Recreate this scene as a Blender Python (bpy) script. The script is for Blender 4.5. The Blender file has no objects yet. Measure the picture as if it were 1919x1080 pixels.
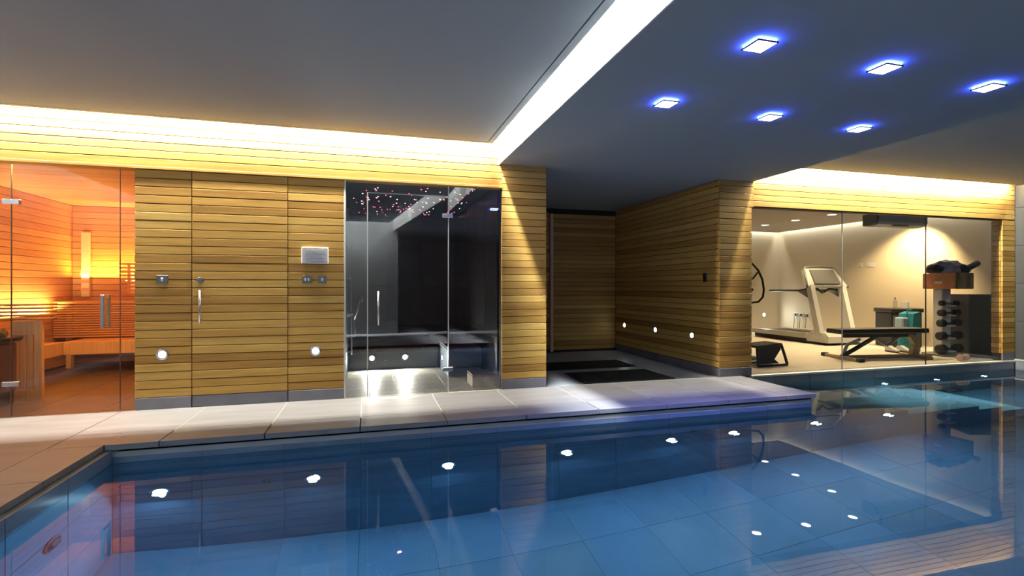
import bpy, bmesh, math, random
from mathutils import Vector, Matrix
random.seed(7)
PI = math.pi
S = bpy.context.scene
C = S.collection

# ------------------------------------------------------------------ camera, world, exposure
YAW = 0.2753
cd = bpy.data.cameras.new('camera'); cam = bpy.data.objects.new('camera', cd); C.objects.link(cam)
cam.location = (0, 0, 1.15); cam.rotation_euler = (PI/2, 0, -YAW)
cd.sensor_width = 36.0; cd.lens = 944.2*36/1919; cd.shift_y = -(540-537.2)/1919
cd.clip_start = 0.05; cd.clip_end = 100
S.camera = cam
w = bpy.data.worlds.new('world'); S.world = w; w.use_nodes = True
w.node_tree.nodes['Background'].inputs[0].default_value = (0.02, 0.025, 0.03, 1)
w.node_tree.nodes['Background'].inputs[1].default_value = 1.0
S.view_settings.view_transform = 'Standard'; S.view_settings.look = 'None'
S.view_settings.gamma = 1.0; S.view_settings.use_curve_mapping = False
S.view_settings.exposure = 0.12
S.cycles.caustics_refractive = True; S.cycles.caustics_reflective = False
S.cycles.max_bounces = 14; S.cycles.diffuse_bounces = 5; S.cycles.glossy_bounces = 6
S.cycles.transmission_bounces = 10; S.cycles.transparent_max_bounces = 24
S.cycles.sample_clamp_indirect = 4.0

WARM = (1.0, 0.92, 0.74); COOL = (0.95, 1.0, 0.97); BLUE = (0.10, 0.16, 1.0)
SAUNA = (1.0, 0.42, 0.06); GYM = (1.0, 0.74, 0.40); SPA = (0.9, 1.0, 0.93)

def area(name, loc, size, power, col, rot=(0,0,0), spread=PI, shape='RECTANGLE'):
    l = bpy.data.lights.new(name, 'AREA'); l.shape = shape; l.size = size[0]
    if shape in ('RECTANGLE', 'ELLIPSE'): l.size_y = size[1]
    l.energy = power; l.color = col; l.spread = spread
    o = bpy.data.objects.new(name, l); C.objects.link(o); o.location = loc; o.rotation_euler = rot
    return o
def strip(name, a, b, wd, ppm, col, tilt, seg=1.8, spread=PI):
    """LED tape from a to b lying in a cove; faces down, tilted about its own length."""
    a = Vector(a); b = Vector(b); d = b-a; n = max(1, round(d.length/seg))
    ang = math.atan2(d.y, d.x)
    for i in range(n):
        m = a + d*((i+.5)/n)
        area(name, m, (d.length/n, wd), ppm*d.length/n, col, (tilt, 0, ang), spread)
def spot(name, loc, power, col, size, blend=.5, rot=(0,0,0), rad=.03):
    l = bpy.data.lights.new(name, 'SPOT'); l.energy = power; l.color = col; l.spot_size = size; l.spot_blend = blend
    l.shadow_soft_size = rad
    o = bpy.data.objects.new(name, l); C.objects.link(o); o.location = loc; o.rotation_euler = rot
    return o

# --- coves of the two raised ceiling trays (LED tape hidden above the ceiling panels)
strip('cove_tape', (-3.95, 5.375, 2.90), (1.36, 5.375, 2.90), .03, 95, WARM, math.radians(30))
strip('cove_tape', (-3.95, 5.36, 2.83), (1.36, 5.36, 2.83), .03, 230, WARM, math.radians(62), spread=2.0)
strip('cove_tape', (1.29, 5.35, 2.79), (1.29, -1.3, 2.79), .03, 225, COOL, math.radians(62), spread=2.05)
strip('cove_tape', (1.36, -1.64, 2.90), (-3.95, -1.64, 2.90), .03, 230, COOL, math.radians(22))
strip('cove_tape', (-3.94, -1.6, 2.86), (-3.94, 5.35, 2.86), .03, 230, COOL, math.radians(55), spread=2.2)
strip('cove_tape', (4.85, 5.375, 2.90), (9.1, 5.375, 2.90), .03, 95, WARM, math.radians(30))
strip('cove_tape', (4.85, 5.36, 2.83), (9.5, 5.36, 2.83), .03, 230, WARM, math.radians(62), spread=2.0)
strip('cove_tape', (9.63, 5.35, 2.90), (9.63, -1.6, 2.90), .03, 9, COOL, math.radians(22))
strip('cove_tape', (4.88, -1.3, 2.79), (4.88, 5.35, 2.79), .03, 95, WARM, math.radians(62), spread=2.05)
# --- gym downlights and perimeter tape
GYMDL = [(8.65, 9.46), (8.65, 8.61), (8.65, 7.74), (6.0, 6.75), (7.0, 6.75), (8.0, 6.75), (9.0, 6.75), (9.72, 7.1)]
for i, (x, y) in enumerate(GYMDL): spot('gym_downlight_beam', (x, y, 2.53), 380 if i == 7 else 125, GYM, math.radians(98 if i == 7 else 88), .7, (math.radians(12), math.radians(-22), 0) if i == 7 else (0, 0, 0))
strip('gym_tape', (10.24, 5.7, 2.66), (10.24, 10.7, 2.66), .03, 4, COOL, math.radians(10))
strip('gym_tape', (10.2, 10.74, 2.66), (4.6, 10.74, 2.66), .03, 4, COOL, math.radians(-10))
# --- sauna
strip('sauna_tape', (-4.1, 8.80, 1.28), (-1.8, 8.80, 1.28), .03, 34, SAUNA, PI)
strip('sauna_tape', (-4.15, 6.2, .80), (-4.15, 8.3, .80), .03, 34, (1, .6, .2), PI-.5)
area('sauna_fill', (-2.9, 6.1, 2.32), (.5, .5), 60, SAUNA)  # added ambient fill from above onto benches and guard, no fitting
# --- steam room
area('steam_ceiling_lamp', (.4, 7.2, 2.28), (.05, .05), 2.0, (1, .2, .25))
# --- blue ceiling lights
CEIL = [(2.106, 3.27), (3.073, 3.31), (4.041, 3.35), (2.103, 2.34), (3.068, 2.375), (4.038, 2.41)]
for x, y in CEIL:
    area('ceiling_light_beam', (x, y, 2.476), (.11, .11), 22, (.30, .34, 1.0), spread=1.4)
# --- underwater lamps and an added near-wall fill row
POOLX = [-1.504, -0.434, 0.649, 1.742, 2.84, 3.559, 4.599, 5.617]
POOLBLUE = (.33, .68, 1.0)
for x in POOLX:
    area('pool_beam', (x, 4.27, -.85), (.06, .06), 28 if x < -1.4 else 10, POOLBLUE, (math.radians(75), 0, 0), shape='DISK').rotation_euler = (-math.radians(70), 0, 0)
for x in (-1.0, .8, 2.6, 4.4, 6.2, 8.0):
    area('pool_beam', (x, 1.06, -.85), (.06, .06), 4.5, POOLBLUE, (math.radians(75), 0, 0), shape='DISK')  # added unseen fill from the near wall onto the far one, no fittings

for x in (6.995, 7.994, 8.968):
    area('pool_beam', (x, 5.39, -.62), (.05, .05), 8, (.40, .85, .95), (-math.radians(70), 0, 0), shape='DISK')

# ------------------------------------------------------------------ materials
def nmat(name):
    m = bpy.data.materials.new(name); m.use_nodes = True; nt = m.node_tree
    return m, nt, nt.nodes['Principled BSDF'], nt.nodes.new, nt.links.new
def mat(name, col, rough=.5, metal=0, var=.0, scale=20, bump=0.0, stretch=(1,1,1), spec=.5):
    m, nt, p, N, L = nmat(name)
    p.inputs['Base Color'].default_value = (*col, 1); p.inputs['Roughness'].default_value = rough
    p.inputs['Metallic'].default_value = metal; p.inputs['Specular IOR Level'].default_value = spec
    if var or bump:
        tc = N('ShaderNodeTexCoord'); mp = N('ShaderNodeMapping'); nz = N('ShaderNodeTexNoise')
        mp.inputs['Scale'].default_value = stretch
        oi = N('ShaderNodeObjectInfo'); ad = N('ShaderNodeVectorMath'); ad.operation = 'ADD'
        ml = N('ShaderNodeVectorMath'); ml.operation = 'SCALE'; ml.inputs['Scale'].default_value = 37
        cb = N('ShaderNodeCombineXYZ')
        L(oi.outputs['Random'], cb.inputs[0]); L(oi.outputs['Random'], cb.inputs[1])
        L(cb.outputs[0], ml.inputs[0])
        L(tc.outputs['Object'], ad.inputs[0]); L(ml.outputs[0], ad.inputs[1])
        L(ad.outputs[0], mp.inputs['Vector']); L(mp.outputs[0], nz.inputs['Vector'])
        nz.inputs['Scale'].default_value = scale; nz.inputs['Detail'].default_value = 5
        if var:
            r = N('ShaderNodeValToRGB'); r.color_ramp.elements[0].position = .3; r.color_ramp.elements[1].position = .7
            r.color_ramp.elements[0].color = (*[c*(1-var) for c in col], 1)
            r.color_ramp.elements[1].color = (*[min(1, c*(1+var)) for c in col], 1)
            L(nz.outputs['Fac'], r.inputs[0])
            hs = N('ShaderNodeHueSaturation')
            mr = N('ShaderNodeMapRange'); mr.inputs['To Min'].default_value = 1-var*.6; mr.inputs['To Max'].default_value = 1+var*.6
            L(oi.outputs['Random'], mr.inputs['Value']); L(mr.outputs[0], hs.inputs['Value'])
            L(r.outputs[0], hs.inputs['Color']); L(hs.outputs[0], p.inputs['Base Color'])
        if bump:
            b = N('ShaderNodeBump'); b.inputs['Strength'].default_value = bump; b.inputs['Distance'].default_value = .01
            L(nz.outputs['Fac'], b.inputs['Height']); L(b.outputs[0], p.inputs['Normal'])
    return m
def wood(name, ramp, rough=.58, knots=True):
    """cedar boards: grain runs along the board's local X; every board takes its own tone."""
    m, nt, p, N, L = nmat(name)
    tc = N('ShaderNodeTexCoord'); oi = N('ShaderNodeObjectInfo')
    cb = N('ShaderNodeCombineXYZ'); ml = N('ShaderNodeVectorMath'); ml.operation = 'SCALE'; ml.inputs['Scale'].default_value = 53
    for i in range(3): L(oi.outputs['Random'], cb.inputs[i])
    L(cb.outputs[0], ml.inputs[0])
    ad = N('ShaderNodeVectorMath'); ad.operation = 'ADD'; L(tc.outputs['Object'], ad.inputs[0]); L(ml.outputs[0], ad.inputs[1])
    def noise(sc, scale, det):
        mp = N('ShaderNodeMapping'); mp.inputs['Scale'].default_value = sc; L(ad.outputs[0], mp.inputs[0])
        n = N('ShaderNodeTexNoise'); n.inputs['Scale'].default_value = scale; n.inputs['Detail'].default_value = det
        n.inputs['Distortion'].default_value = .4
        L(mp.outputs[0], n.inputs[0]); return n
    n1 = noise((.5, 12, 12), 2.2, 3); n2 = noise((1.2, 60, 60), 3, 4)
    mx = N('ShaderNodeMath'); mx.operation = 'MULTIPLY_ADD'; L(oi.outputs['Random'], mx.inputs[0]); mx.inputs[1].default_value = .66
    m1 = N('ShaderNodeMath'); m1.operation = 'MULTIPLY_ADD'; L(n1.outputs['Fac'], m1.inputs[0]); m1.inputs[1].default_value = .55; m1.inputs[2].default_value = -.17
    L(m1.outputs[0], mx.inputs[2])
    r = N('ShaderNodeValToRGB'); e = r.color_ramp.elements
    e[0].position = 0; e[0].color = (*ramp[0], 1); e[1].position = 1; e[1].color = (*ramp[-1], 1)
    for i, c in enumerate(ramp[1:-1]): q = e.new((i+1)/(len(ramp)-1)); q.color = (*c, 1)
    L(mx.outputs[0], r.inputs[0])
    hs = N('ShaderNodeHueSaturation'); mr = N('ShaderNodeMapRange'); mr.inputs['From Min'].default_value = .3; mr.inputs['From Max'].default_value = .7
    mr.inputs['To Min'].default_value = .8; mr.inputs['To Max'].default_value = 1.15
    L(n2.outputs['Fac'], mr.inputs['Value']); L(mr.outputs[0], hs.inputs['Value']); L(r.outputs[0], hs.inputs['Color'])
    L(hs.outputs[0], p.inputs['Base Color'])
    p.inputs['Roughness'].default_value = rough; p.inputs['Specular IOR Level'].default_value = .3
    b = N('ShaderNodeBump'); b.inputs['Strength'].default_value = .15; b.inputs['Distance'].default_value = .004
    L(n2.outputs['Fac'], b.inputs['Height']); L(b.outputs[0], p.inputs['Normal'])
    return m
def emit(name, col, st):
    m, nt, p, N, L = nmat(name)
    p.inputs['Base Color'].default_value = (.8, .8, .8, 1)
    p.inputs['Emission Color'].default_value = (*col, 1); p.inputs['Emission Strength'].default_value = st
    return m
def glassy(name, tint, ior=1.5):
    m = bpy.data.materials.new(name); m.use_nodes = True; nt = m.node_tree; nt.nodes.clear(); N = nt.nodes.new; L = nt.links.new
    o = N('ShaderNodeOutputMaterial'); mx = N('ShaderNodeMixShader'); t = N('ShaderNodeBsdfTransparent'); g = N('ShaderNodeBsdfGlossy'); f = N('ShaderNodeFresnel')
    f.inputs['IOR'].default_value = ior; t.inputs['Color'].default_value = (*tint, 1); g.inputs['Roughness'].default_value = 0.0
    # the same reflectance on both faces of a thin pane: feed the facing normal only
    ge = N('ShaderNodeNewGeometry'); io = N('ShaderNodeMath'); io.operation = 'MULTIPLY_ADD'
    io.inputs[1].default_value = 1/ior - ior; io.inputs[2].default_value = ior
    L(ge.outputs['Backfacing'], io.inputs[0]); io2 = N('ShaderNodeMath'); io2.operation = 'MAXIMUM'; L(io.outputs[0], io2.inputs[0]); io2.inputs[1].default_value = .01
    inv = N('ShaderNodeMath'); inv.operation = 'DIVIDE'  # Fresnel node inverts IOR on back faces; undo that
    L(ge.outputs['Backfacing'], inv.inputs[0]); inv.inputs[1].default_value = 1
    L(io2.outputs[0], f.inputs['IOR'])
    L(f.outputs[0], mx.inputs[0]); L(t.outputs[0], mx.inputs[1]); L(g.outputs[0], mx.inputs[2]); L(mx.outputs[0], o.inputs[0])
    nt.nodes.remove(inv)
    return m
def water():
    m = bpy.data.materials.new('pool_water'); m.use_nodes = True; nt = m.node_tree; nt.nodes.clear(); N = nt.nodes.new; L = nt.links.new
    o = N('ShaderNodeOutputMaterial'); mx = N('ShaderNodeMixShader'); t = N('ShaderNodeBsdfRefraction'); g = N('ShaderNodeBsdfGlossy'); f = N('ShaderNodeFresnel')
    for q in (t, f): q.inputs['IOR'].default_value = 1.333
    t.inputs['Roughness'].default_value = 0; g.inputs['Roughness'].default_value = 0
    t.inputs['Color'].default_value = (.62, .86, 1, 1)
    tc = N('ShaderNodeTexCoord'); nz = N('ShaderNodeTexNoise'); nz.inputs['Scale'].default_value = 1.3; nz.inputs['Detail'].default_value = 1
    b = N('ShaderNodeBump'); b.inputs['Strength'].default_value = .05; b.inputs['Distance'].default_value = .02
    L(tc.outputs['Object'], nz.inputs[0]); L(nz.outputs['Fac'], b.inputs['Height'])
    for q in (t, g, f): L(b.outputs[0], q.inputs['Normal'])
    L(f.outputs[0], mx.inputs[0]); L(t.outputs[0], mx.inputs[1]); L(g.outputs[0], mx.inputs[2]); L(mx.outputs[0], o.inputs[0])
    return m

M = {}
M['cedar'] = wood('cedar_boards', [(.26, .132, .028), (.41, .222, .049), (.52, .305, .074), (.60, .378, .102), (.67, .455, .14)])
M['sauna'] = wood('sauna_boards', [(.50, .28, .12), (.60, .37, .17), (.68, .44, .22)], .5)
M['pine'] = mat('pale_pine', (.74, .58, .36), .5, var=.15, scale=6, stretch=(8, 8, .6))
M['saunagap'] = mat('brown_backing', (.16, .08, .03), .8)
M['gap'] = mat('dark_backing', (.035, .02, .01), .8)
M['stone'] = mat('pale_limestone', (.185, .184, .200), .55, var=.14, scale=3, stretch=(.6, 3, 3), bump=.03)
M['coping'] = mat('pale_coping_stone', (.19, .189, .206), .55, var=.12, scale=3, stretch=(.6, 3, 3), bump=.03)
M['grout'] = mat('pale_grout', (.42, .41, .40), .8)
M['darkgrout'] = mat('dark_grout', (.10, .12, .14), .8)
M['poolgrout'] = mat('blue_grey_grout', (.12, .165, .21), .8)
M['skirting'] = mat('grey_stone_skirting', (.16, .16, .19), .4, var=.12, scale=6)
M['slate'] = mat('blue_grey_slate', (.125, .18, .25), .35, var=.14, scale=2.5, stretch=(.7, .7, 3), bump=.03)
M['bandtile'] = mat('grey_pool_band_tile', (.20, .22, .25), .3, var=.15, scale=3)
M['endtile'] = mat('dark_grey_wall_tile', (.06, .064, .066), .4, var=.1, scale=3)
M['walltile'] = mat('grey_wall_tile', (.18, .185, .19), .35, var=.1, scale=3)
M['ceil'] = mat('matt_ceiling_paint', (.32, .37, .42), .9)
M['white'] = mat('white_paint', (.80, .80, .78), .8)
M['alcfloor'] = mat('grey_floor_tile', (.38, .42, .47), .3, var=.12, scale=4)
M['mat'] = mat('black_ribbed_rubber', (.006, .007, .010), .8, bump=.4, scale=90)
M['chrome'] = mat('brushed_steel', (.55, .56, .58), .25, 1)
M['darksteel'] = mat('dark_steel', (.12, .12, .13), .35, 1)
M['black'] = mat('black_plastic', (.012, .012, .014), .4)
M['blackrub'] = mat('black_rubber', (.02, .02, .02), .7)
M['silver'] = mat('silver_grey_plastic', (.70, .69, .66), .35)
M['greyp'] = mat('mid_grey_plastic', (.16, .16, .16), .4)
M['gymwall'] = mat('cream_wall_paint', (.68, .58, .42), .85)
M['gymfloor'] = mat('pale_gym_floor', (.72, .66, .56), .5, var=.04, scale=3)
M['steamtile'] = mat('dark_steam_tile', (.045, .047, .055), .25, var=.2, scale=4)
M['steamceil'] = mat('dark_steam_ceiling', (.02, .02, .024), .5)
M['steamfloor'] = mat('pale_mosaic_floor', (.50, .46, .38), .5, var=.2, scale=16)
M['mosaic'] = mat('grey_mosaic', (.17, .17, .16), .3, var=.5, scale=60)
M['benchtile'] = mat('blue_grey_mosaic_bench', (.30, .36, .45), .3, var=.2, scale=50)
M['saunafloor'] = mat('brown_sauna_floor_tile', (.10, .075, .07), .4, var=.15, scale=4)
M['leather'] = mat('brown_leather', (.42, .17, .07), .5, var=.2, scale=9)
M['leather2'] = mat('olive_leather', (.26, .19, .08), .5, var=.2, scale=9)
M['teal'] = mat('teal_fabric', (.02, .24, .34), .8, var=.15, scale=20)
M['teal2'] = mat('pale_blue_fabric', (.35, .50, .60), .8)
M['cloth'] = mat('blue_grey_cloth', (.25, .27, .42), .9, var=.4, scale=14)
M['darkcloth'] = mat('black_cloth', (.02, .02, .025), .9)
M['cabinet'] = mat('black_brown_veneer', (.022, .014, .011), .45, var=.2, scale=5)
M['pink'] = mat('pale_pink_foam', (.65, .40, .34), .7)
M['sand'] = mat('tan_painted_metal', (.40, .30, .18), .45)
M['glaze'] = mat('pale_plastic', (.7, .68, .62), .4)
M['crate'] = mat('weathered_teak', (.48, .35, .2), .6, var=.3, scale=10)
M['stonerock'] = mat('heater_stone', (.05, .045, .045), .8, var=.4, scale=12)
M['heater'] = mat('brown_heater_casing', (.12, .06, .035), .5)
M['glass'] = glassy('clear_glass', (.96, .965, .955))
M['saunaglass'] = glassy('faint_bronze_glass', (.96, .92, .88), 1.5)
M['steamglass'] = glassy('grey_tinted_glass', (.80, .82, .84), 2.3)
M['edge'] = mat('polished_glass_edge', (.62, .64, .64), .25, .3)
M['sign'] = mat('white_panel', (.75, .74, .76), .4)
M['print'] = mat('grey_print', (.38, .38, .46), .6)
M['screen'] = mat('panel_screen', (.52, .55, .60), .25)
M['steplamp'] = emit('step_light_lens', SPA, 30)
M['lamp'] = emit('warm_white_lens', SPA, 32)
M['poollamp'] = emit('underwater_lens', (.8, .95, 1.0), 60)
M['blueface'] = emit('blue_white_diffuser', (.80, .86, 1.0), 9)
M['bluerim'] = emit('blue_rim', (.03, .07, 1), 170)
M['gymlamp'] = emit('gym_downlight_lens', (1, .9, .7), 14)
M['starw'] = emit('white_fibre_tip', (1, .75, .7), 5)
M['starr'] = emit('red_fibre_tip', (1, .08, .18), 7)
M['saunaled'] = emit('sauna_led', (1, .62, .2), 10)
M['water'] = water()
M['bottle'] = glassy('clear_bottle', (.8, .85, .9))

# ------------------------------------------------------------------ mesh helpers
def bx(bm, x0, x1, y0, y1, z0, z1):
    v = [bm.verts.new(p) for p in ((x0,y0,z0),(x1,y0,z0),(x1,y1,z0),(x0,y1,z0),(x0,y0,z1),(x1,y0,z1),(x1,y1,z1),(x0,y1,z1))]
    for f in ((3,2,1,0),(4,5,6,7),(0,1,5,4),(1,2,6,5),(2,3,7,6),(3,0,4,7)): bm.faces.new([v[i] for i in f])
    return v
def box(*a, bevel=0, seg=1):
    bm = bmesh.new(); bx(bm, *a)
    if bevel: bmesh.ops.bevel(bm, geom=bm.edges[:], offset=bevel, segments=seg, profile=.5, affect='EDGES')
    return bm
def tube(bm, pts, r, n=10, closed=False):
    pts = [Vector(p) for p in pts]; rings = []; k = len(pts)
    rr = r if isinstance(r, (list, tuple)) else [r]*k
    up = None
    for i, p in enumerate(pts):
        a = pts[i-1] if (i or closed) else pts[0]; b = pts[(i+1) % k] if (i < k-1 or closed) else pts[-1]
        t = (b-a).normalized()
        if up is None or abs(up.dot(t)) > .98:
            up = Vector((0,0,1)) if abs(t.z) < .9 else Vector((0,1,0))
        s = t.cross(up).normalized(); up = s.cross(t).normalized()
        rings.append([bm.verts.new(p + (s*math.cos(2*PI*j/n) + up*math.sin(2*PI*j/n))*rr[i]) for j in range(n)])
    for i in range(k if closed else k-1):
        A, B = rings[i], rings[(i+1) % k]
        for j in range(n): bm.faces.new((A[j], A[(j+1)%n], B[(j+1)%n], B[j]))
    if not closed:
        bm.faces.new(rings[0][::-1]); bm.faces.new(rings[-1])
    return bm
def lathe(bm, prof, axis='Z', n=20, at=(0,0,0)):
    rings = []
    for r, h in prof:
        ring = []
        for j in range(n):
            c_, s_ = r*math.cos(2*PI*j/n), r*math.sin(2*PI*j/n)
            p = (c_, s_, h) if axis == 'Z' else ((c_, h, s_) if axis == 'Y' else (h, c_, s_))
            ring.append(bm.verts.new(Vector(p)+Vector(at)))
        rings.append(ring)
    for A, B in zip(rings, rings[1:]):
        for j in range(n): bm.faces.new((A[j], A[(j+1)%n], B[(j+1)%n], B[j]))
    bm.faces.new(rings[0][::-1]); bm.faces.new(rings[-1])
    return bm
def prism(bm, poly, d0, d1, axis='Y'):
    """outline poly [(a,b)] extruded along axis from d0 to d1 (Y: a=x b=z; X: a=y b=z; Z: a=x b=y)"""
    def P(a, b, d): return {'Y': (a, d, b), 'X': (d, a, b), 'Z': (a, b, d)}[axis]
    A = [bm.verts.new(P(a, b, d0)) for a, b in poly]; B = [bm.verts.new(P(a, b, d1)) for a, b in poly]
    n = len(poly); bm.faces.new(A); bm.faces.new(B[::-1])
    for i in range(n): bm.faces.new((A[i], B[i], B[(i+1)%n], A[(i+1)%n]))
    return bm
def mesh(name, bm, m, smooth=False):
    bmesh.ops.recalc_face_normals(bm, faces=bm.faces[:])
    me = bpy.data.meshes.new(name); bm.to_mesh(me); bm.free(); me.materials.append(m)
    if smooth:
        for p in me.polygons: p.use_smooth = True
    return me
def link(name, me, parent=None, loc=(0,0,0), rot=(0,0,0)):
    o = bpy.data.objects.new(name, me); C.objects.link(o); o.location = loc; o.rotation_euler = rot
    if parent: o.parent = parent
    return o
def obj(name, bm, m, parent=None, loc=(0,0,0), rot=(0,0,0), smooth=False, label=None):
    o = link(name, mesh(name, bm, m, smooth), parent, loc, rot)
    if label: o['label'] = label
    return o
def tag(o, label, cat, group=None, kind=None):
    o['label'] = label; o['category'] = cat
    if group: o['group'] = group
    if kind: o['kind'] = kind
    return o
def thing(name, label, cat, loc=(0,0,0), rot=0, group=None, kind=None):
    o = bpy.data.objects.new(name, None); C.objects.link(o); o.location = loc; o.rotation_euler = (0,0,rot); o.empty_display_size = .1
    return tag(o, label, cat, group, kind)
def struct(name, bm, m, label, cat):
    return tag(obj(name, bm, m), label, cat, kind='structure')
def dup(root, loc, label=None, rot=None):
    r = root.copy(); C.objects.link(r); r.location = loc
    if rot is not None: r.rotation_euler = rot
    if label: r['label'] = label
    for ch in list(root.children):
        c = ch.copy(); C.objects.link(c); c.parent = r
        for g in list(ch.children):
            d = g.copy(); C.objects.link(d); d.parent = c
    return r

# ------------------------------------------------------------------ boards
PITCH = .0793; T = .02
_pl = {}
def plank_mesh(L, h, m):
    k = (round(L, 4), round(h, 4), m.name)
    if k not in _pl:
        bm = bmesh.new(); g = .0055; c = .003
        # section (y,z): a front face with eased top and bottom edges; length along X
        sec = [(0, 0), (-T+c, 0), (-T, c), (-T, h-g-c), (-T+c, h-g), (0, h-g)]
        prism(bm, sec, 0, L, 'X'); _pl[k] = mesh('plank', bm, m)
    return _pl[k]
def boards(parent, x0, x1, y, z0, z1, m, pitch=PITCH, face='-Y', name='plank', jit=.0012):
    """courses of boards on a wall. face -Y: boards run along X from x0 to x1 in plane y.
    face -X: run along Y (x0,x1 are y values, y is the wall's x); face +X likewise."""
    n = max(1, round((z1-z0)/pitch)); h = (z1-z0)/n
    for i in range(n):
        me = plank_mesh(x1-x0, h, m); z = z0+i*h; j = random.uniform(0, jit)
        if face == '-Y': link(name, me, parent, (x0, y+j, z))
        elif face == '-X': link(name, me, parent, (y+j, x1, z), (0, 0, -PI/2))
        elif face == '+X': link(name, me, parent, (y-j, x0, z), (0, 0, PI/2))
        elif face == 'UP': link(name, me, parent, (x0, z, y), (-PI/2, 0, 0))
        elif face == 'DOWN': link(name, me, parent, (x0, z+h, y), (PI/2, 0, 0))
    return n

YW = 5.44; ZO = 2.245; ZT = 2.95; ZG = 2.18; XB = 1.40; XR = 4.80; ZS = 2.515; ZC = 2.70; W = -.14
YP = YW + T        # plane of the backing behind the boards
BH = .114          # skirting height
XL, XE, YB = -4.0, 9.70, -1.72
YA, XA = 8.26, 4.28   # alcove back wall, alcove right wall
Z1 = ZO
# ------------------------------------------------------------------ main timber wall
wb = struct('wall_back', box(-2.094, -.254, YP, YP+.10, 0, ZO), M['gap'], 'golden cedar board wall between sauna and steam room', 'wall')
boards(wb, -2.094, -1.632, YP, BH, ZO, M['cedar'])
boards(wb, -.783, -.254, YP, BH, ZO, M['cedar'])
d1 = thing('door_1', 'flush cedar board door with steel pull handle beside lock', 'door', (0,0,0), kind='structure')
obj('door_leaf', box(-1.622, -.793, YP-.002, YP+.0, .005, ZO-.005), M['gap'], d1)
boards(d1, -1.624, -.789, YP-.002, BH, ZO, M['cedar'])
obj('kick_plate', box(-1.624, -.789, YW+.002, YP-.002, .004, BH-.006), M['skirting'], d1, label='grey stone strip along the door foot')
h = tube(bmesh.new(), [(-1.547, YW-.055, .80), (-1.547, YW-.055, 1.115)], .010, 12)
tube(h, [(-1.547, YW-.055, .835), (-1.547, YW+.002, .835)], .007, 8); tube(h, [(-1.547, YW-.055, 1.08), (-1.547, YW+.002, 1.08)], .007, 8)
obj('door_handle', h, M['chrome'], d1, smooth=True, label='vertical steel pull bar')
k = lathe(bmesh.new(), [(.030, 0), (.030, -.006), (.024, -.010), (.010, -.010), (.010, -.014)], 'Y', 20, (-1.556, YW+.002, 1.212))
obj('door_lock', k, M['darksteel'], d1, label='round lock escutcheon')

hd = struct('wall_header', box(XL, XB+.0, YP, YP+.10, ZO+.002, ZT), M['gap'], 'cedar board header glowing under the warm cove above the glass', 'wall')
boards(hd, XL, XB+.02, YP, ZO+.03, ZT, M['cedar'], .0780)
obj('header_lip', box(XL, XB+.02, YW-.012, YP+.10, ZO, ZO+.027, bevel=.003), M['cedar'], hd, label='slim proud board along the header foot')
pr = struct('wall_pier', box(1.415, 1.915, YP, YA, 0, ZS+.3), M['gap'], 'cedar board pier between steam room glass and dark alcove', 'wall')
boards(pr, 1.42, 1.943, YP, BH, ZS+.02, M['cedar'])
# pier return towards the alcove
boards(pr, YP, YA, 1.923, BH, ZS+.02, M['cedar'], face='+X')
# ------------------------------------------------------------------ alcove
ab = struct('wall_alcove', box(1.9, XA+.1, YA+T, YA+.14, 0, ZS), M['gap'], 'dark back wall of the alcove boarded in cedar', 'wall')
boards(ab, 1.943, 3.01, YA+T, BH*.4, ZS-.07, M['cedar'])
d3 = thing('door_2', 'tall cedar board door in the alcove with full height edge bar', 'door', kind='structure')
obj('door_leaf', box(3.02, XA-.01, YA+T-.002, YA+T, .01, ZS-.08), M['gap'], d3)
boards(d3, 3.07, XA-.005, YA+T-.002, .04, ZS-.09, M['cedar'])
obj('edge_bar', box(3.015, 3.065, YA-.055, YA+.012, .015, 2.42, bevel=.008), mat('copper_toned_bar', (.85, .58, .38), .5, .1), d3, label='copper toned full height bar')
ar = struct('wall_alcove_right', box(XA+T, XA+.12, YW+.10, YA+.14, 0, ZS), M['gap'], 'cedar side wall of the alcove with three low spotlights', 'wall')
boards(ar, YW+.02, YA, XA+T, BH, ZS, M['cedar'], face='-X')
pr2 = struct('wall_pier_right', box(XA+.002, 4.755, YP, YP+.10, 0, ZS+.3), M['gap'], 'narrow cedar pier left of the gym window', 'wall')
boards(pr2, XA, 4.765, YP, BH, ZG, M['cedar'])
boards(pr2, XA, 4.80, YP, ZG, ZS+.02, M['cedar'])
# gym header and right jamb
gh = struct('wall_gym_header', box(4.76, XE, YP, YP+.10, ZG+.002, ZT), M['gap'], 'cedar board header glowing above the gym window', 'wall')
boards(gh, 4.80, XE, YP, ZG+.012, ZT, M['cedar'], .0780)
gj = struct('wall_gym_jamb', box(9.44, XE, YP, YP+.12, .0, ZG), M['gap'], 'slim cedar jamb between gym window and grey tiled wall', 'wall')
boards(gj, 9.43, XE, YP, BH, ZG, M['cedar'])
boards(gj, YW+.02, YP+.12, 9.43, BH, ZG, M['cedar'], face='-X')

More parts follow.
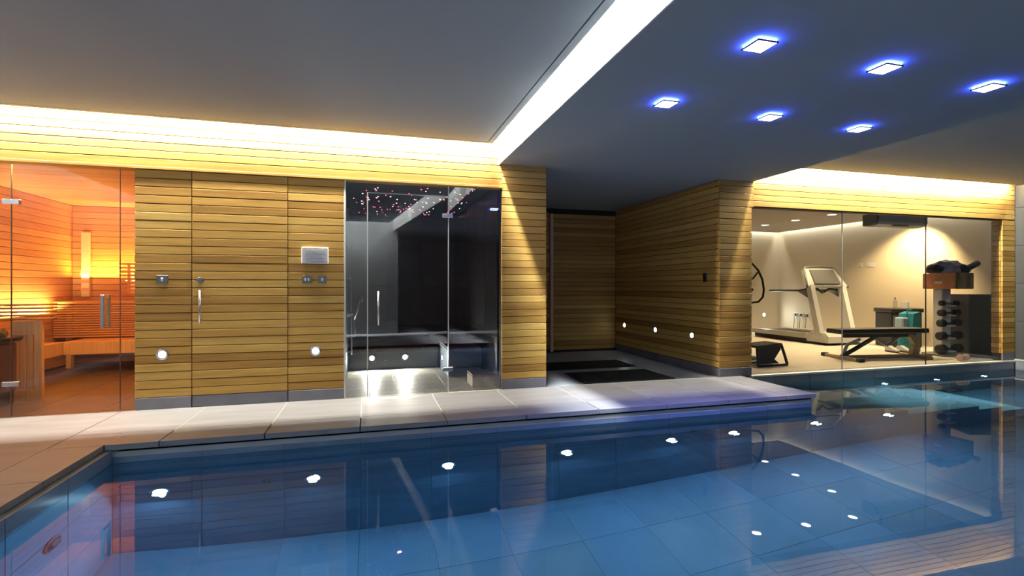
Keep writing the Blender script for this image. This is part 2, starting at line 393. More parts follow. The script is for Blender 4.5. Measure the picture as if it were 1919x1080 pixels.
# skirting
def skirt(name, label, pieces):
    p = thing(name, label, 'skirting', kind='structure')
    for a in pieces: obj('skirting_stone', box(*a, bevel=.002), M['skirting'], p)
skirt('baseboard_back', 'grey stone skirting under the boards beside the door', [(-2.094, -1.634, YW-.001, YP-.001, .0, BH-.006), (-.781, -.254, YW-.001, YP-.001, 0, BH-.006)])
skirt('baseboard_pier', 'violet grey stone skirting under the middle pier', [(1.418, 1.943, YW-.001, YP-.001, 0, BH-.006)])
skirt('baseboard_alcove', 'dark grey stone skirting along the alcove side wall', [(XA-.001, XA+T-.001, YW+.02, 6.85, 0, BH-.006), (XA-.001, XA+T-.001, 6.855, YA, 0, BH-.006)])
skirt('baseboard_right', 'grey stone skirting under the pier left of the gym', [(XA+.0, 4.765, YW-.001, YP-.001, 0, BH-.006)])
skirt('baseboard_gym', 'small grey stone block under the right gym jamb', [(9.43, XE, YW-.001, YP-.001, 0, BH-.006)])

# ------------------------------------------------------------------ ceilings
cl = struct('ceiling', box(XL-.3, XE+.3, YB-2.6, YW+.3, ZT, ZT+.1), M['white'], 'white slab above the ceiling trays', 'ceiling')
def tray(name, x0, x1, y0, y1, label):
    p = struct(name, box(x0+.07, x1-.07, y0+.07, y1-.07, ZC, ZC+.05), M['ceil'], label, 'ceiling')
    g = .012
    for a in ((x0, x1, y1-.058, y1), (x0, x1, y0, y0+.058), (x0, x0+.058, y0+.06, y1-.06), (x1-.058, x1, y0+.06, y1-.06)):
        obj('edge_strip', box(a[0], a[1], a[2], a[3], ZC, ZC+.05), M['ceil'], p)
    obj('shadow_gap', box(x0+.05, x1-.05, y0+.05, y1-.05, ZC+.012, ZC+.045), M['gap'], p)
tray('ceiling_left', XL+.11, XB-.115, YB+.11, YW-.115, 'large grey raised ceiling panel on the left')
tray('ceiling_right', XR+.10, XE-.115, YB+.11, YW-.115, 'beige lit raised ceiling panel above the gym side')
bmc = bmesh.new(); bx(bmc, XB, XR, YB-2.5, YW+.02, ZS, ZT); bx(bmc, 1.944, XA+.02, YW+.02, YA+.1, ZS, ZT)
so = struct('ceiling_soffit', bmc, M['ceil'], 'lowered grey ceiling with six blue square lights', 'ceiling')
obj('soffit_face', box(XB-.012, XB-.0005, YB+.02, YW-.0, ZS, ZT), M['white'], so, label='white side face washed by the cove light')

# ------------------------------------------------------------------ outer walls
def tiled_wall(name, label, make):
    return struct(name, make, M['darkgrout'], label, 'wall')
wl = struct('wall_left', box(XL-.1, XL, YB-.1, YW, -.05, ZT), mat('pale_plaster', (.55, .55, .55), .85), 'pale plastered wall beyond the left deck', 'wall')
wr = struct('wall_right', box(XE+.012, XE+.15, YB-2.5, YW+.3, -2, ZT), M['darkgrout'], 'grey tiled wall at the right end of the pool', 'wall')
tm = {}
def tile(parent, loc, size, m, name='tile'):
    k = (tuple(round(s, 4) for s in size), m.name)
    if k not in tm:
        tm[k] = mesh(name, box(0, size[0], 0, size[1], 0, size[2], bevel=.0015), m)
    return link(name, tm[k], parent, loc)
for i in range(5):
    for j in range(6):
        y1 = YW - j*.9; z0 = 0 + i*.59
        if y1 > YB+.9: tile(wr, (XE+random.uniform(0, .0015), y1-.895, z0+.02), (.015, .89, .584), M['endtile'])
struct('wall_rear_right', box(XB+.1, XE+.1, YB-2.5, YB-2.4, -.05, ZT), M['walltile'], 'dark recessed wall behind the near end of the pool', 'wall')
wk = struct('wall_rear', box(XL-.1, XB+.1, YB-.1, YB, -.05, ZT), M['walltile'], 'grey tiled wall behind the near end of the pool', 'wall')

# ------------------------------------------------------------------ deck
fl = struct('floor', box(XL, 4.56, 4.335, YW+.13, -.10, -.003), M['grout'], 'pale stone paved deck between timber wall and pool', 'floor')
LX = -.79; SL = .7155; CW = .335
def slab(parent, x0, x1, y0, y1, m, name='paving_slab', z1=0, z0=-.03):
    g = .004
    return obj(name, box(x0+g, x1-g, y0+g, y1-g, z0, z1-random.uniform(0, .0008), bevel=.0015), m, parent)
YF = 4.31           # coping front edge
XS = [LX+SL*i for i in range(-5, 9)]
XS = [x for x in XS if -1.9 < x < 4.4]
ed = [-2.2] + XS + [4.60]
for a, b in zip(ed, ed[1:]): slab(fl, a, b, YF+CW, YW+.005, M['stone'])
cp = struct('trim_1', box(-1.78, 4.56, 4.335, 4.62, -.06, -.003), M['grout'], 'pale coping stones along the far pool edge', 'coping')
ce = [-1.85] + XS + [4.615]
for a, b in zip(ce, ce[1:]): slab(cp, a, b, YF, YF+CW, M['coping'], 'coping_stone', z0=-.042)
cp2 = struct('trim_2', box(-2.2, -1.88, YB, 4.3, -.06, -.003), M['grout'], 'pale coping stones along the left pool edge', 'coping')
ys = [YF+CW - SL*i for i in range(0, 9)]
slab(cp2, -2.2, -1.85, YF, YF+CW, M['coping'], 'coping_stone', z0=-.042)
ys2 = [YF - .7*i for i in range(0, 9)]
for a, b in zip(ys2[1:], ys2): slab(cp2, -2.2, -1.85, max(a, YB), b, M['coping'], 'coping_stone', z0=-.042)
fl2 = struct('floor_left', box(XL, -2.2, YB, YW+.12, -.10, -.003), M['grout'], 'pale stone paved deck left of the pool', 'floor')
for j in range(8):
    y1 = YW+.005 - .9*j
    for a, b in ((XL, -3.1), (-3.1, -2.2)): slab(fl2, a, b, max(y1-.9, YB), y1, M['stone'])
fn = struct('floor_near', box(-1.85, XE, YB-2.5, .96, -.10, -.0), M['stone'], 'pale stone deck at the near end of the pool', 'floor')
fa = struct('floor_alcove', box(1.9, XA+.1, YW+.13, YA+.1, -.1, -.012), M['darkgrout'], 'grey tiled floor of the dark alcove', 'floor')
for i in range(3):
    for j in range(4):
        a = 1.944+i*.779; b = YW+.008+j*.705
        obj('floor_tile', box(a+.002, a+.776, b+.002, b+.702, -.012, -.0005, bevel=.001), M['alcfloor'], fa)

# ------------------------------------------------------------------ pool basin
ZF = -1.80; XPL = -1.81; YPF = 4.335; XPD = 4.57
TS = .6
pb = struct('floor_pool', box(XPL, XE, .95, YW, ZF-.1, ZF-.003), M['poolgrout'], 'blue grey slate tiled floor of the pool', 'floor')
nx = 20; sx = (XE-XPL)/nx
for i in range(nx):
    for j in range(8):
        x = XPL+i*sx; y = YPF-.6*(j+1)+1.2
        if y < .9 or (y > 4.3 and x < XPD-.3): continue
        tile(pb, (x+.003, y+.003, ZF-.014+random.uniform(0, .001)), (sx-.0025, .5985, .014), M['slate'])
def wall_tiles(parent, a0, a1, pos, rows, axis, m=None):
    n = max(1, round((a1-a0)/TS)); s = (a1-a0)/n
    for i in range(n):
        for z0, z1 in rows:
            j = random.uniform(0, .001)
            if axis == 'Y': tile(parent, (a0+i*s+.0025, pos+j, z0+.0025), (s-.005, .014, z1-z0-.005), m or M['slate'])
            else: tile(parent, (pos+j, a0+i*s+.0025, z0+.0025), (.014, s-.005, z1-z0-.005), m or M['slate'])
rows = [(-1.80, -1.28), (-1.28, -.70), (-.70, -.17), (-.17, -.045)]
p1 = struct('wall_pool_far', box(XPL-.02, XPD-.002, YPF+.004, YPF+.14, ZF-.05, -.05), M['poolgrout'], 'slate tiled pool wall under the far coping with underwater lamps', 'wall')
wall_tiles(p1, XPL, XPD, YPF, rows, 'Y')
p2 = struct('wall_pool_left', box(XPL-.13, XPL-.004, .95, YPF+.14, ZF-.05, -.05), M['poolgrout'], 'slate tiled pool wall under the left coping', 'wall')
wall_tiles(p2, .96, YPF, XPL-.013, rows, 'X')
p3 = struct('wall_pool_gym', box(XPD, XE+.1, YW+.004, YW+.12, ZF-.05, -.032), M['poolgrout'], 'grey tiled pool wall below the gym window', 'wall')
wall_tiles(p3, XPD, XE, YW, rows[:3]+[(-.17, -.034)], 'Y', M['bandtile'])
p4 = struct('wall_pool_end', box(XPD-.13, XPD-.004, YPF+.14, YW+.1, ZF-.05, -.05), M['poolgrout'], 'short pool wall under the right end of the deck', 'wall')
wall_tiles(p4, YPF, YW, XPD-.014, rows, 'X')
p5 = struct('wall_pool_right', box(XE+.004, XE+.1, .95, YW, ZF-.05, .02), M['poolgrout'], 'slate tiled pool wall below the right tiled wall', 'wall')
wall_tiles(p5, .96, YW, XE-.002, rows[:3]+[(-.17, .0)], 'X', M['bandtile'])
p6 = struct('wall_pool_near', box(XPL, XE, .86, .96, ZF-.05, -.0), M['slate'], 'slate pool wall at the near end', 'wall')
sl = struct('trim_3', box(4.768, XE, YW-.012, YP+.10, -.03, -.002, bevel=.003), mat('cream_sill_stone', (.70, .62, .50), .4), 'thin cream stone sill under the gym glass', 'sill')
sl2 = struct('trim_4', box(XE-.006, XE+.04, .95, YW, -.002, .02), mat('pale_ledge_stone', (.55, .53, .5), .4), 'thin pale ledge along the right wall above the water', 'sill')
st = thing('pool_steps', 'wide underwater slate steps going down beside the deck end', 'steps', kind='structure')
STEPS = [(XPD, 5.12, -.36), (5.12, 5.6, -.55), (5.6, 5.95, -.75), (5.95, 7.1, -.95), (7.1, 7.5, -1.15), (7.5, 7.9, -1.40)]
for a, b, z in STEPS:
    s_ = obj('step', box(a, b, YPF, YW-.002, ZF, z-.02), M['slate'], st)
    obj('tread', box(a+.002, b, YPF-.012, YW-.002, z-.018, z, bevel=.003), mat('pale_step_tread', (.42, .46, .48), .4, var=.1, scale=4) if 'tr' not in M else M['tr'], s_)
wtr = obj('pool_water', (lambda b: (b.faces.new([b.verts.new((x, y, W)) for x, y in ((XPL+.001, .965), (XE-.003, .965), (XE-.003, YW-.001), (XPD+.001, YW-.001), (XPD+.001, YPF-.001), (XPL+.001, YPF-.001))]), b)[1])(bmesh.new()), M['water'])
tag(wtr, 'calm blue pool water reflecting the gym and the lamps', 'water')

# underwater lamps
def pool_lamp(x, y, z, label, group, r=.048):
    t = thing('pool_lamp', label, 'lamp', (x, y, z), 0, group)
    obj('bezel', lathe(bmesh.new(), [(r+.022, .012), (r+.022, -.010), (r+.010, -.016), (r, -.012)], 'Y', 24), M['chrome'], t)
    obj('lens', lathe(bmesh.new(), [(r, -.011), (r*.8, -.020), (r*.3, -.025)], 'Y', 24), M['poollamp'], t, smooth=True)
    return t
ordn = ['leftmost', 'second from left', 'third from left', 'fourth from left', 'fifth from left', 'sixth from left', 'seventh, at the deck corner', 'rightmost, under a step']
for x, n in zip(POOLX, ordn):
    pool_lamp(x, YPF, -.85, 'round white underwater lamp below the far coping, '+n, 'underwater lamps in the far pool wall')
for x, n in zip((6.995, 7.994, 8.968), ('left one', 'middle one', 'right one near the corner')):
    pool_lamp(x, YW, -.62, 'small underwater lamp in the wall below the gym window, '+n, 'underwater lamps below the gym window', .03)
t = thing('pool_inlet', 'dark oval inlet fitting with chrome rim on the left pool wall', 'inlet', (XPL, 3.61, -.765))
obj('flange', lathe(bmesh.new(), [(.085, -.004), (.085, .008), (.07, .014), (.035, .014)], 'X', 24), M['darksteel'], t)
obj('nozzle', lathe(bmesh.new(), [(.032, .012), (.030, .03), (.018, .03), (.016, .016)], 'X', 20), M['chrome'], t)
for x, z, n in ((-.778, -.83, 'between the first two lamps'), (3.1, -.69, 'right of the fifth lamp')):
    t = thing('pool_jet', 'tiny round water jet in the far pool wall '+n, 'jet', (x, YPF, z))
    obj('ring', lathe(bmesh.new(), [(.030, .004), (.030, -.006), (.022, -.010), (.012, -.008)], 'Y', 18), M['darksteel'], t)
    obj('eye', lathe(bmesh.new(), [(.011, -.004), (.011, -.012), (.006, -.014)], 'Y', 14), M['chrome'], t)

# ------------------------------------------------------------------ wall lights and switches
def wall_light(loc, rz, label, group, m='lamp'):
    t = thing('wall_light', label, 'light', loc, rz, group)
    obj('bezel', lathe(bmesh.new(), [(.052, .004), (.052, -.004), (.044, -.008), (.038, -.006)], 'Y', 24), M['chrome'], t)
    obj('lens', lathe(bmesh.new(), [(.037, .0), (.037, -.005), (.02, -.009)], 'Y', 24), M[m], t, smooth=True)
    return t
wall_light((-1.871, YW, .512), 0, 'round low spotlight in the boards left of the door', 'low spotlights in the timber walls')
wall_light((-.526, YW, .50), 0, 'round low spotlight in the boards right of the door', 'low spotlights in the timber walls')
for y, n in ((7.923, 'farthest, by the back wall'), (6.94, 'middle one'), (6.015, 'nearest the pool')):
    wall_light((XA, y, .476), -PI/2, 'round low spotlight in the alcove side wall, '+n, 'low spotlights in the timber walls')
def switch(x, z, w_, h_, label, gang=1):
    t = thing('wall_switch', label, 'switch', (x, YW, z))
    obj('plate', box(-w_/2, w_/2, -.008, .002, -h_/2, h_/2, bevel=.002), M['darksteel'], t)
    for i in range(gang):
        c_ = (i-(gang-1)/2)*.028
        obj('rocker', box(c_-.010, c_+.010, -.013, -.006, -.016, .016, bevel=.002), M['chrome'], t)
switch(-1.871, 1.216, .092, .078, 'dark steel switch plate left of the door above a spotlight', 1)
switch(-.606, 1.221, .088, .074, 'dark steel two rocker switch plate under the white panel, left one', 2)
switch(-.462, 1.221, .082, .074, 'dark steel switch plate under the white panel, right one', 1)
cpn = thing('control_panel', 'white rectangular control panel with small screen on the boards', 'panel', (-.53, YW, 1.463))
obj('housing', box(-.127, .127, -.022, .002, -.083, .083, bevel=.006), M['sign'], cpn)
obj('screen', box(-.095, .098, -.0235, -.020, -.022, .052), M['screen'], cpn)
for i, (a, b, z) in enumerate(((-.06, -.038, .036), (-.03, .022, .034), (-.075, -.055, .014), (-.02, .03, .012), (.04, .075, .022), (-.05, .0, -.008), (.02, .06, -.010))):
    obj('screen_mark', box(a, b, -.0242, -.0232, z-.004, z+.004), M['print'], cpn)
obj('lower_strip', box(-.085, .085, -.0235, -.020, -.056, -.036), M['print'], cpn)
t = thing('wall_socket', 'small dark fitting on the alcove side wall near its front edge', 'switch', (XA, 5.73, 1.27), -PI/2)
obj('plate', box(-.04, .04, -.008, .002, -.06, .06, bevel=.002), M['darksteel'], t)
obj('rocker', box(-.012, .012, -.013, -.006, -.02, .02, bevel=.002), M['black'], t)

# blue ceiling lights
cn = ['far row, left', 'far row, middle', 'far row, right', 'near row, left', 'near row, middle', 'near row, right']
for (x, y), n in zip(CEIL, cn):
    t = thing('ceiling_light', 'square white ceiling light with blue halo, '+n, 'light', (x, y, ZS), 0, 'blue square lights in the lowered ceiling')
    obj('diffuser', box(-.062, .062, -.062, .062, -.020, -.015), M['blueface'], t)
    bm = bmesh.new()
    for a in ((-.068, .068, -.068, -.062), (-.068, .068, .062, .068), (-.068, -.062, -.062, .062), (.062, .068, -.062, .062)): bx(bm, *a, -.0215, -.0135)
    obj('frame', bm, M['black'], t)
    obj('halo_ring', box(-.060, .060, -.060, .060, -.013, .001), M['bluerim'], t, label='glowing blue edge')

# ------------------------------------------------------------------ glass fronts
def pane(parent, x0, x1, z0, z1, m, y=YW+.03, th=.010, name='pane'):
    return obj(name, box(x0, x1, y, y+th, z0, z1), m, parent)
def hinge(parent, x, z, y=YW+.03):
    bm = box(-.062, .062, -.014, .024, -.022, .022, bevel=.003)
    o = obj('hinge', bm, M['chrome'], parent, (x, y, z)); return o
# sauna
w1 = thing('window_1', 'fixed sauna glass strip beside the boarded wall', 'window', kind='structure')
pane(w1, -2.219, -2.096, .004, ZO-.002, M['saunaglass']); 
w2 = thing('window_2', 'fixed sauna glass left of the sauna door', 'window', kind='structure')
pane(w2, XL+.01, -3.043, .004, ZO-.002, M['saunaglass'])
d2 = thing('door_3', 'frameless glass sauna door with steel pull handle', 'door', kind='structure')
pane(d2, -3.036, -2.226, .012, ZO-.008, M['saunaglass'])
obj('edge_seal', box(-2.2245, -2.2205, YW+.028, YW+.042, .01, ZO-.006), M['darksteel'], d2)
obj('edge_seal', box(-3.0415, -3.0375, YW+.028, YW+.042, .01, ZO-.006), M['darksteel'], d2)
hinge(d2, -3.039, 1.898); hinge(d2, -3.039, .29)
for yy, n in ((YW-.02, 'handle'), (YW+.09, 'handle')):
    bm = box(-2.352, -2.322, yy-.012, yy+.012, .768, 1.075, bevel=.004)
    s_ = 1 if yy < YW else -1
    for z in (.80, 1.04): tube(bm, [(-2.337, yy, z), (-2.337, YW+.032 if s_ > 0 else YW+.038, z)], .008, 8)
    obj(n, bm, M['chrome'] if yy < YW else M['pine'], d2)
# steam room
w3 = thing('window_3', 'fixed dark glass left of the steam room door', 'window', kind='structure')
pane(w3, -.244, -.028, .004, ZO-.002, M['steamglass'])
obj('jamb_profile', box(-.254, -.236, YW-.002, YW+.06, .0, ZO-.002, bevel=.003), M['edge'], w3)
w4 = thing('window_4', 'fixed dark glass right of the steam room door', 'window', kind='structure')
pane(w4, .826, 1.412, .004, ZO-.002, M['steamglass'])
obj('edge_profile', box(.8215, .8305, YW+.024, YW+.046, .004, ZO-.004), M['edge'], w4)
w5 = thing('window_5', 'shallow dark glass transom above the steam room door', 'window', kind='structure')
pane(w5, -.026, .820, 2.135, ZO-.002, M['steamglass'])
obj('edge_profile', box(-.026, .820, YW+.024, YW+.046, 2.126, 2.1345), M['edge'], w5)
d4 = thing('door_4', 'dark glass steam room door standing slightly ajar with steel bar handle', 'door', (.818, YW+.035, 0), math.radians(3.3), kind='structure')
obj('pane', box(-.836, -.006, -.005, .005, .012, 2.122), M['steamglass'], d4)
obj('edge_profile', box(-.845, -.836, -.010, .010, .012, 2.122), M['edge'], d4)
bm = tube(bmesh.new(), [(-.735, -.045, .75), (-.735, -.045, 1.10)], .010, 10)
for z in (.79, 1.06): tube(bm, [(-.735, -.045, z), (-.735, -.004, z)], .007, 8)
obj('handle', bm, M['chrome'], d4, smooth=True)
for z in (1.92, .25): obj('hinge', box(-.06, .055, -.018, .018, z-.022, z+.022, bevel=.003), M['chrome'], d4)
# gym window
gx = [4.768, 6.30, 7.866, 9.432]
for i, n in enumerate(('left', 'middle', 'right')):
    wg = thing('window_%d' % (6+i), n+' clear glass pane of the gym window', 'window', kind='structure')
    pane(wg, gx[i]+.003, gx[i+1]-.003, .0, ZG, M['glass'])
    if i < 2: obj('joint_seal', box(gx[i+1]-.0028, gx[i+1]+.0028, YW+.028, YW+.044, 0, ZG), M['edge'] if i == 0 else M['darksteel'], wg)

# ------------------------------------------------------------------ alcove mats
def matt(label, poly):
    t = thing('floor_mat', label, 'mat', (0,0,0), 0, None)
    c_ = Vector((sum(p[0] for p in poly)/4, sum(p[1] for p in poly)/4, 0)); t.location = c_
    q = [(p[0]-c_.x, p[1]-c_.y) for p in poly]
    obj('backing', prism(bmesh.new(), q, 0.0, .006, 'Z'), M['black'], t)
    bm = bmesh.new(); n = 22
    for i in range(n):
        u0, u1 = (i+.12)/n, (i+.88)/n
        def lp(u, v):
            a = Vector(q[3]).lerp(Vector(q[2]), u); b = Vector(q[0]).lerp(Vector(q[1]), u); return a.lerp(b, v)
        prism(bm, [lp(u0, .02), lp(u1, .02), lp(u1, .98), lp(u0, .98)], .006, .012, 'Z')
    rb = obj('ribs', bm, M['mat'], t); rb['kind'] = 'stuff'
matt('black ribbed floor mat nearer the pool in the alcove', [(2.47, 6.22), (3.66, 6.22), (3.66, 5.47), (2.44, 5.47)])
matt('black ribbed floor mat farther back in the alcove', [(2.35, 7.12), (3.70, 7.12), (3.68, 6.48), (2.33, 6.48)])

# ------------------------------------------------------------------ sauna room
SX0, SX1, SY1, SZ = -4.21, -1.80, 8.90, 2.345
sb = struct('wall_sauna_back', box(SX0-.1, SX1+.1, SY1+T, SY1+.12, 0, SZ), M['saunagap'], 'orange lit board wall at the back of the sauna', 'wall')
boards(sb, SX0, SX1, SY1+T, .02, SZ, M['sauna'], .09)
sw = struct('wall_sauna_left', box(SX0-.12, SX0-T, YW+.12, SY1+.1, 0, SZ), M['saunagap'], 'orange lit board wall at the left of the sauna', 'wall')
boards(sw, YW+.12, SY1, SX0-T, .02, SZ, M['sauna'], .09, face='+X')
sr = struct('wall_sauna_right', box(SX1+T, SX1+.12, YW+.12, SY1+.1, 0, SZ), M['saunagap'], 'board wall at the right of the sauna', 'wall')
boards(sr, YW+.12, SY1, SX1+T, .02, SZ, M['sauna'], .09, face='-X')
sc = struct('ceiling_sauna', box(SX0-.1, SX1+.1, YW+.11, SY1+.1, SZ+.022, SZ+.08), M['saunagap'], 'orange lit board ceiling of the sauna', 'ceiling')
boards(sc, SX0, SX1, SZ+.02, YW+.12, SY1, M['sauna'], .09, face='DOWN')
sf = struct('floor_sauna', box(SX0-.1, SX1+.1, YW+.135, SY1+.1, -.1, -.006), M['darkgrout'], 'dark brown tiled floor of the sauna', 'floor')
for i in range(4):
    for j in range(6):
        a = SX0+i*.6025; b = YW+.012+j*.6
        obj('floor_tile', box(a+.002, a+.600, b+.002, b+.597, -.016, -.0008, bevel=.001), M['saunafloor'], sf)
def slats(parent, x0, x1, y0, y1, z0, z1, n, axis, frac=.8, m=None, name='slat'):
    """n slats dividing the box along axis ('Z' stacked, 'Y' side by side in depth, 'X')."""
    m = m or M['sauna']
    for i in range(n):
        lo = {'X': x0, 'Y': y0, 'Z': z0}[axis]; hi = {'X': x1, 'Y': y1, 'Z': z1}[axis]
        s = (hi-lo)/n; a = lo+i*s; b = a+s*frac
        d = [x0, x1, y0, y1, z0, z1]; k = 'XYZ'.index(axis)*2; d[k] = a; d[k+1] = b
        L = (d[1]-d[0], d[3]-d[2], d[5]-d[4])
        key = ('slat',)+tuple(round(v, 4) for v in L)+(m.name,)
        if key not in tm: tm[key] = mesh('slat', box(0, L[0], 0, L[1], 0, L[2], bevel=.003), m)
        link(name, tm[key], parent, (d[0], d[2], d[4]))
t = thing('sauna_bench', 'pale timber lower sauna bench along the back with deep front board', 'bench')
obj('front_board', box(-3.84, SX1-.01, 7.90, 7.93, .255, .425, bevel=.004), M['pine'], t)
slats(t, -3.84, SX1-.01, 7.93, 8.40, .39, .425, 5, 'Y', .88)
for x in (-2.75, -1.95): obj('leg', box(x, x+.06, 7.98, 8.06, 0, .39), M['pine'], t)
t = thing('sauna_bench', 'short lower sauna bench returning along the left wall', 'bench')
obj('front_board', box(-3.875, -3.845, 6.75, 7.93, .255, .425, bevel=.004), M['pine'], t)
slats(t, -4.20, -3.875, 6.75, 7.93, .39, .425, 4, 'X', .88)
for y in (6.85, 7.6): obj('leg', box(-4.14, -4.08, y, y+.06, 0, .39), M['pine'], t)
t = thing('sauna_bench', 'upper sauna bench at the back with slatted riser front', 'bench')
slats(t, SX0+.01, SX1-.01, 8.40, 8.43, .44, .90, 14, 'Z', .72, name='riser_slat')
slats(t, SX0+.01, SX1-.01, 8.40, 8.86, .905, .94, 5, 'Y', .88)
for x in (-4.1, -3.0, -1.95): obj('leg', box(x, x+.06, 8.5, 8.58, 0, .90), M['pine'], t)
t = thing('slatted_backrest', 'backlit slatted timber backrest above the upper sauna bench', 'screen')  # slatted backrest of the upper bench
slats(t, -3.55, SX1-.01, 8.70, 8.72, 1.02, 1.52, 9, 'Z', .6)
for x in (-3.45, -2.6, -1.95): obj('batten', box(x, x+.04, 8.72, 8.86, 1.02, 1.5), M['pine'], t)
obj('light_strip', box(-3.5, SX1-.03, 8.79, 8.815, 1.235, 1.25), M['saunaled'], t, label='glowing warm strip behind the slats')
t = thing('sauna_strip', 'pale vertical strip fixed in the sauna back corner', 'corner_strip', (-4.05, 8.86, 0))  # plain upright strip with pink bands
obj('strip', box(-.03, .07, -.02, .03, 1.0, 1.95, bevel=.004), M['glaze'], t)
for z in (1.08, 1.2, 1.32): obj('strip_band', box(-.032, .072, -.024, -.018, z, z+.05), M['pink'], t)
# heater and its guard
t = thing('heater_guard', 'pale timber guard with upright slots beside the sauna heater', 'guard', (-3.47, 6.25, 0))
obj('frame', (lambda b: [bx(b, 0, .05, 0, .045, 0, .80), bx(b, .185, .25, 0, .045, 0, .80), bx(b, .05, .185, 0, .045, 0, .10), bx(b, .05, .185, 0, .045, .66, .80)] and b)(bmesh.new()), M['pine'], t)
slats(t, .064, .185, .004, .040, .10, .66, 2, 'X', .78, m=M['pine'])
for i in range(5):
    z = .822+i*.036
    pts = [(-.62, -.02, z), (.14, -.02, z), (.22, -.01, z), (.27, .025, z), (.285, .08, z), (.285, .18, z)]
    obj('rail_slat', tube(bmesh.new(), pts, .0125, 6), M['sauna'], t, smooth=True)
t = thing('sauna_heater', 'brown cased sauna heater with dark stones on top', 'heater', (-3.80, 5.90, 0))
obj('casing', box(.0, .44, -.12, .24, .12, .60, bevel=.015), M['heater'], t)
obj('plinth', box(.03, .42, -.10, .22, .0, .12), M['darksteel'], t)
obj('tray', lathe(bmesh.new(), [(.14, .60), (.29, .63), (.30, .665), (.26, .665)], 'Z', 24, (.28, .0, 0)), M['black'], t)
rs = random.Random(3)
for i in range(22):
    bm = bmesh.new(); bmesh.ops.create_icosphere(bm, subdivisions=1, radius=.05)
    for v in bm.verts: v.co *= rs.uniform(.7, 1.15)
    a = rs.uniform(0, 2*PI); r = rs.uniform(0, .2)
    obj('stone', bm, M['stonerock'], t, (.28+r*math.cos(a), r*math.sin(a), .675+rs.uniform(0, .03)))

# ------------------------------------------------------------------ steam room
MX0, MX1, MY1, MZ = -.28, 1.405, 8.6, 2.32
def dark_tiles(parent, axis, a0, a1, pos, z0, z1, dirn, sz=.6):
    n = max(1, round((a1-a0)/sz)); s = (a1-a0)/n; m_ = max(1, round((z1-z0)/sz)); h_ = (z1-z0)/m_
    for i in range(n):
        for j in range(m_):
            if axis == 'X': tile(parent, (a0+i*s+.002, pos, z0+j*h_+.002), (s-.004, .012, h_-.004), M['steamtile'])
            else: tile(parent, (pos, a0+i*s+.002, z0+j*h_+.002), (.012, s-.004, h_-.004), M['steamtile'])
q = struct('wall_steam_back', box(MX0-.1, MX1+.1, MY1+.012, MY1+.1, 0, MZ), M['black'], 'dark tiled back wall of the steam room', 'wall'); dark_tiles(q, 'X', MX0, MX1, MY1, 0, MZ, 1)
q = struct('wall_steam_left', box(MX0-.1, MX0-.012, YW+.12, MY1+.1, 0, MZ), M['black'], 'dark tiled left wall of the steam room', 'wall'); dark_tiles(q, 'Y', YW+.12, MY1, MX0-.012, 0, MZ, 1)
q = struct('wall_steam_right', box(MX1+.001, MX1+.01, YW+.12, MY1+.1, 0, MZ), M['black'], 'dark tiled right wall of the steam room', 'wall'); dark_tiles(q, 'Y', YW+.12, MY1, MX1-.011, 0, MZ, 1)
sc = struct('ceiling_steam', box(MX0-.1, MX1+.01, YW+.11, MY1+.1, MZ, MZ+.05), M['steamceil'], 'black steam room ceiling dotted with star lights', 'ceiling')
rs = random.Random(11)
sm = {c_: mesh('star_light', lathe(bmesh.new(), [(.009, .0), (.008, -.004), (.004, -.007)], 'Z', 6), M['star'+c_]) for c_ in 'wr'}
for i in range(120):
    x = rs.uniform(MX0+.06, MX1-.08); y = rs.uniform(5.7, 8.4)
    s_ = link('star_light', sm['r' if rs.random() < .45+.25*(x < .4) else 'w'], sc, (x, y, MZ)); k_ = rs.uniform(.7, 1.2); s_.scale = (k_, k_, 1)
sf = struct('floor_steam', box(MX0-.1, MX1+.01, YW+.135, MY1+.1, -.1, -.006), M['grout'], 'pale mosaic floor of the steam room', 'floor')
for i in range(6):
    for j in range(11):
        a = MX0+i*.281; b = YW+.012+j*.285
        tile(sf, (a+.0015, b+.0015, -.014), (.278, .282, .0132), M['steamfloor'], 'floor_tile')
t = thing('steam_bench', 'mosaic faced step bench across the back of the steam room', 'bench')
obj('riser', box(MX0+.005, .96, 7.25, 7.30, 0, .24), M['mosaic'], t)
obj('seat', box(MX0+.005, .96, 7.24, 8.58, .24, .29, bevel=.012), M['mosaic'], t)
def bench_prof():
    pr_ = [(6.42, 0), (6.42, .10)]
    for i in range(9):
        a = -PI/2 + PI*i/8
        pr_.append((6.46 - .09*math.cos(a), .235 + .135*math.sin(a)))
    pr_ += [(8.58, .37), (8.58, 0)]
    return pr_
t = thing('steam_bench', 'blue grey tiled bench with rounded front in the right of the steam room', 'bench')
obj('seat', prism(bmesh.new(), bench_prof(), .965, MX1-.013, 'X'), M['benchtile'], t, smooth=False)
obj('side_edge', box(.955, .965, 6.48, 7.24, .325, .345), M['edge'], t, label='pale trim along the inner edge')
for p, rz, n in (((.03, 7.25, .155), 0, 'left one in the back step'), ((.48, 7.25, .155), 0, 'right one in the back step'), ((.965, 6.95, .17), -PI/2, 'on the side of the rounded bench')):
    o = wall_light(p, rz, 'small bright step light in the steam room, '+n, 'step lights in the steam room', 'steplamp')
area('step_light_glow', (.03, 7.19, .155), (.06, .06), 17.0, (1, .95, .80), (-PI/2, 0, 0), shape='DISK')
area('step_light_glow', (.48, 7.19, .155), (.06, .06), 17.0, (1, .95, .80), (-PI/2, 0, 0), shape='DISK')
t = thing('overhead_shower', 'slim chrome overhead shower with round head in the steam room', 'shower', (MX0, 7.0, 2.17))
obj('arm', tube(bmesh.new(), [(0, 0, 0), (.38, 0, .005), (.43, 0, -.01), (.46, 0, -.06)], .010, 10), M['chrome'], t, smooth=True)
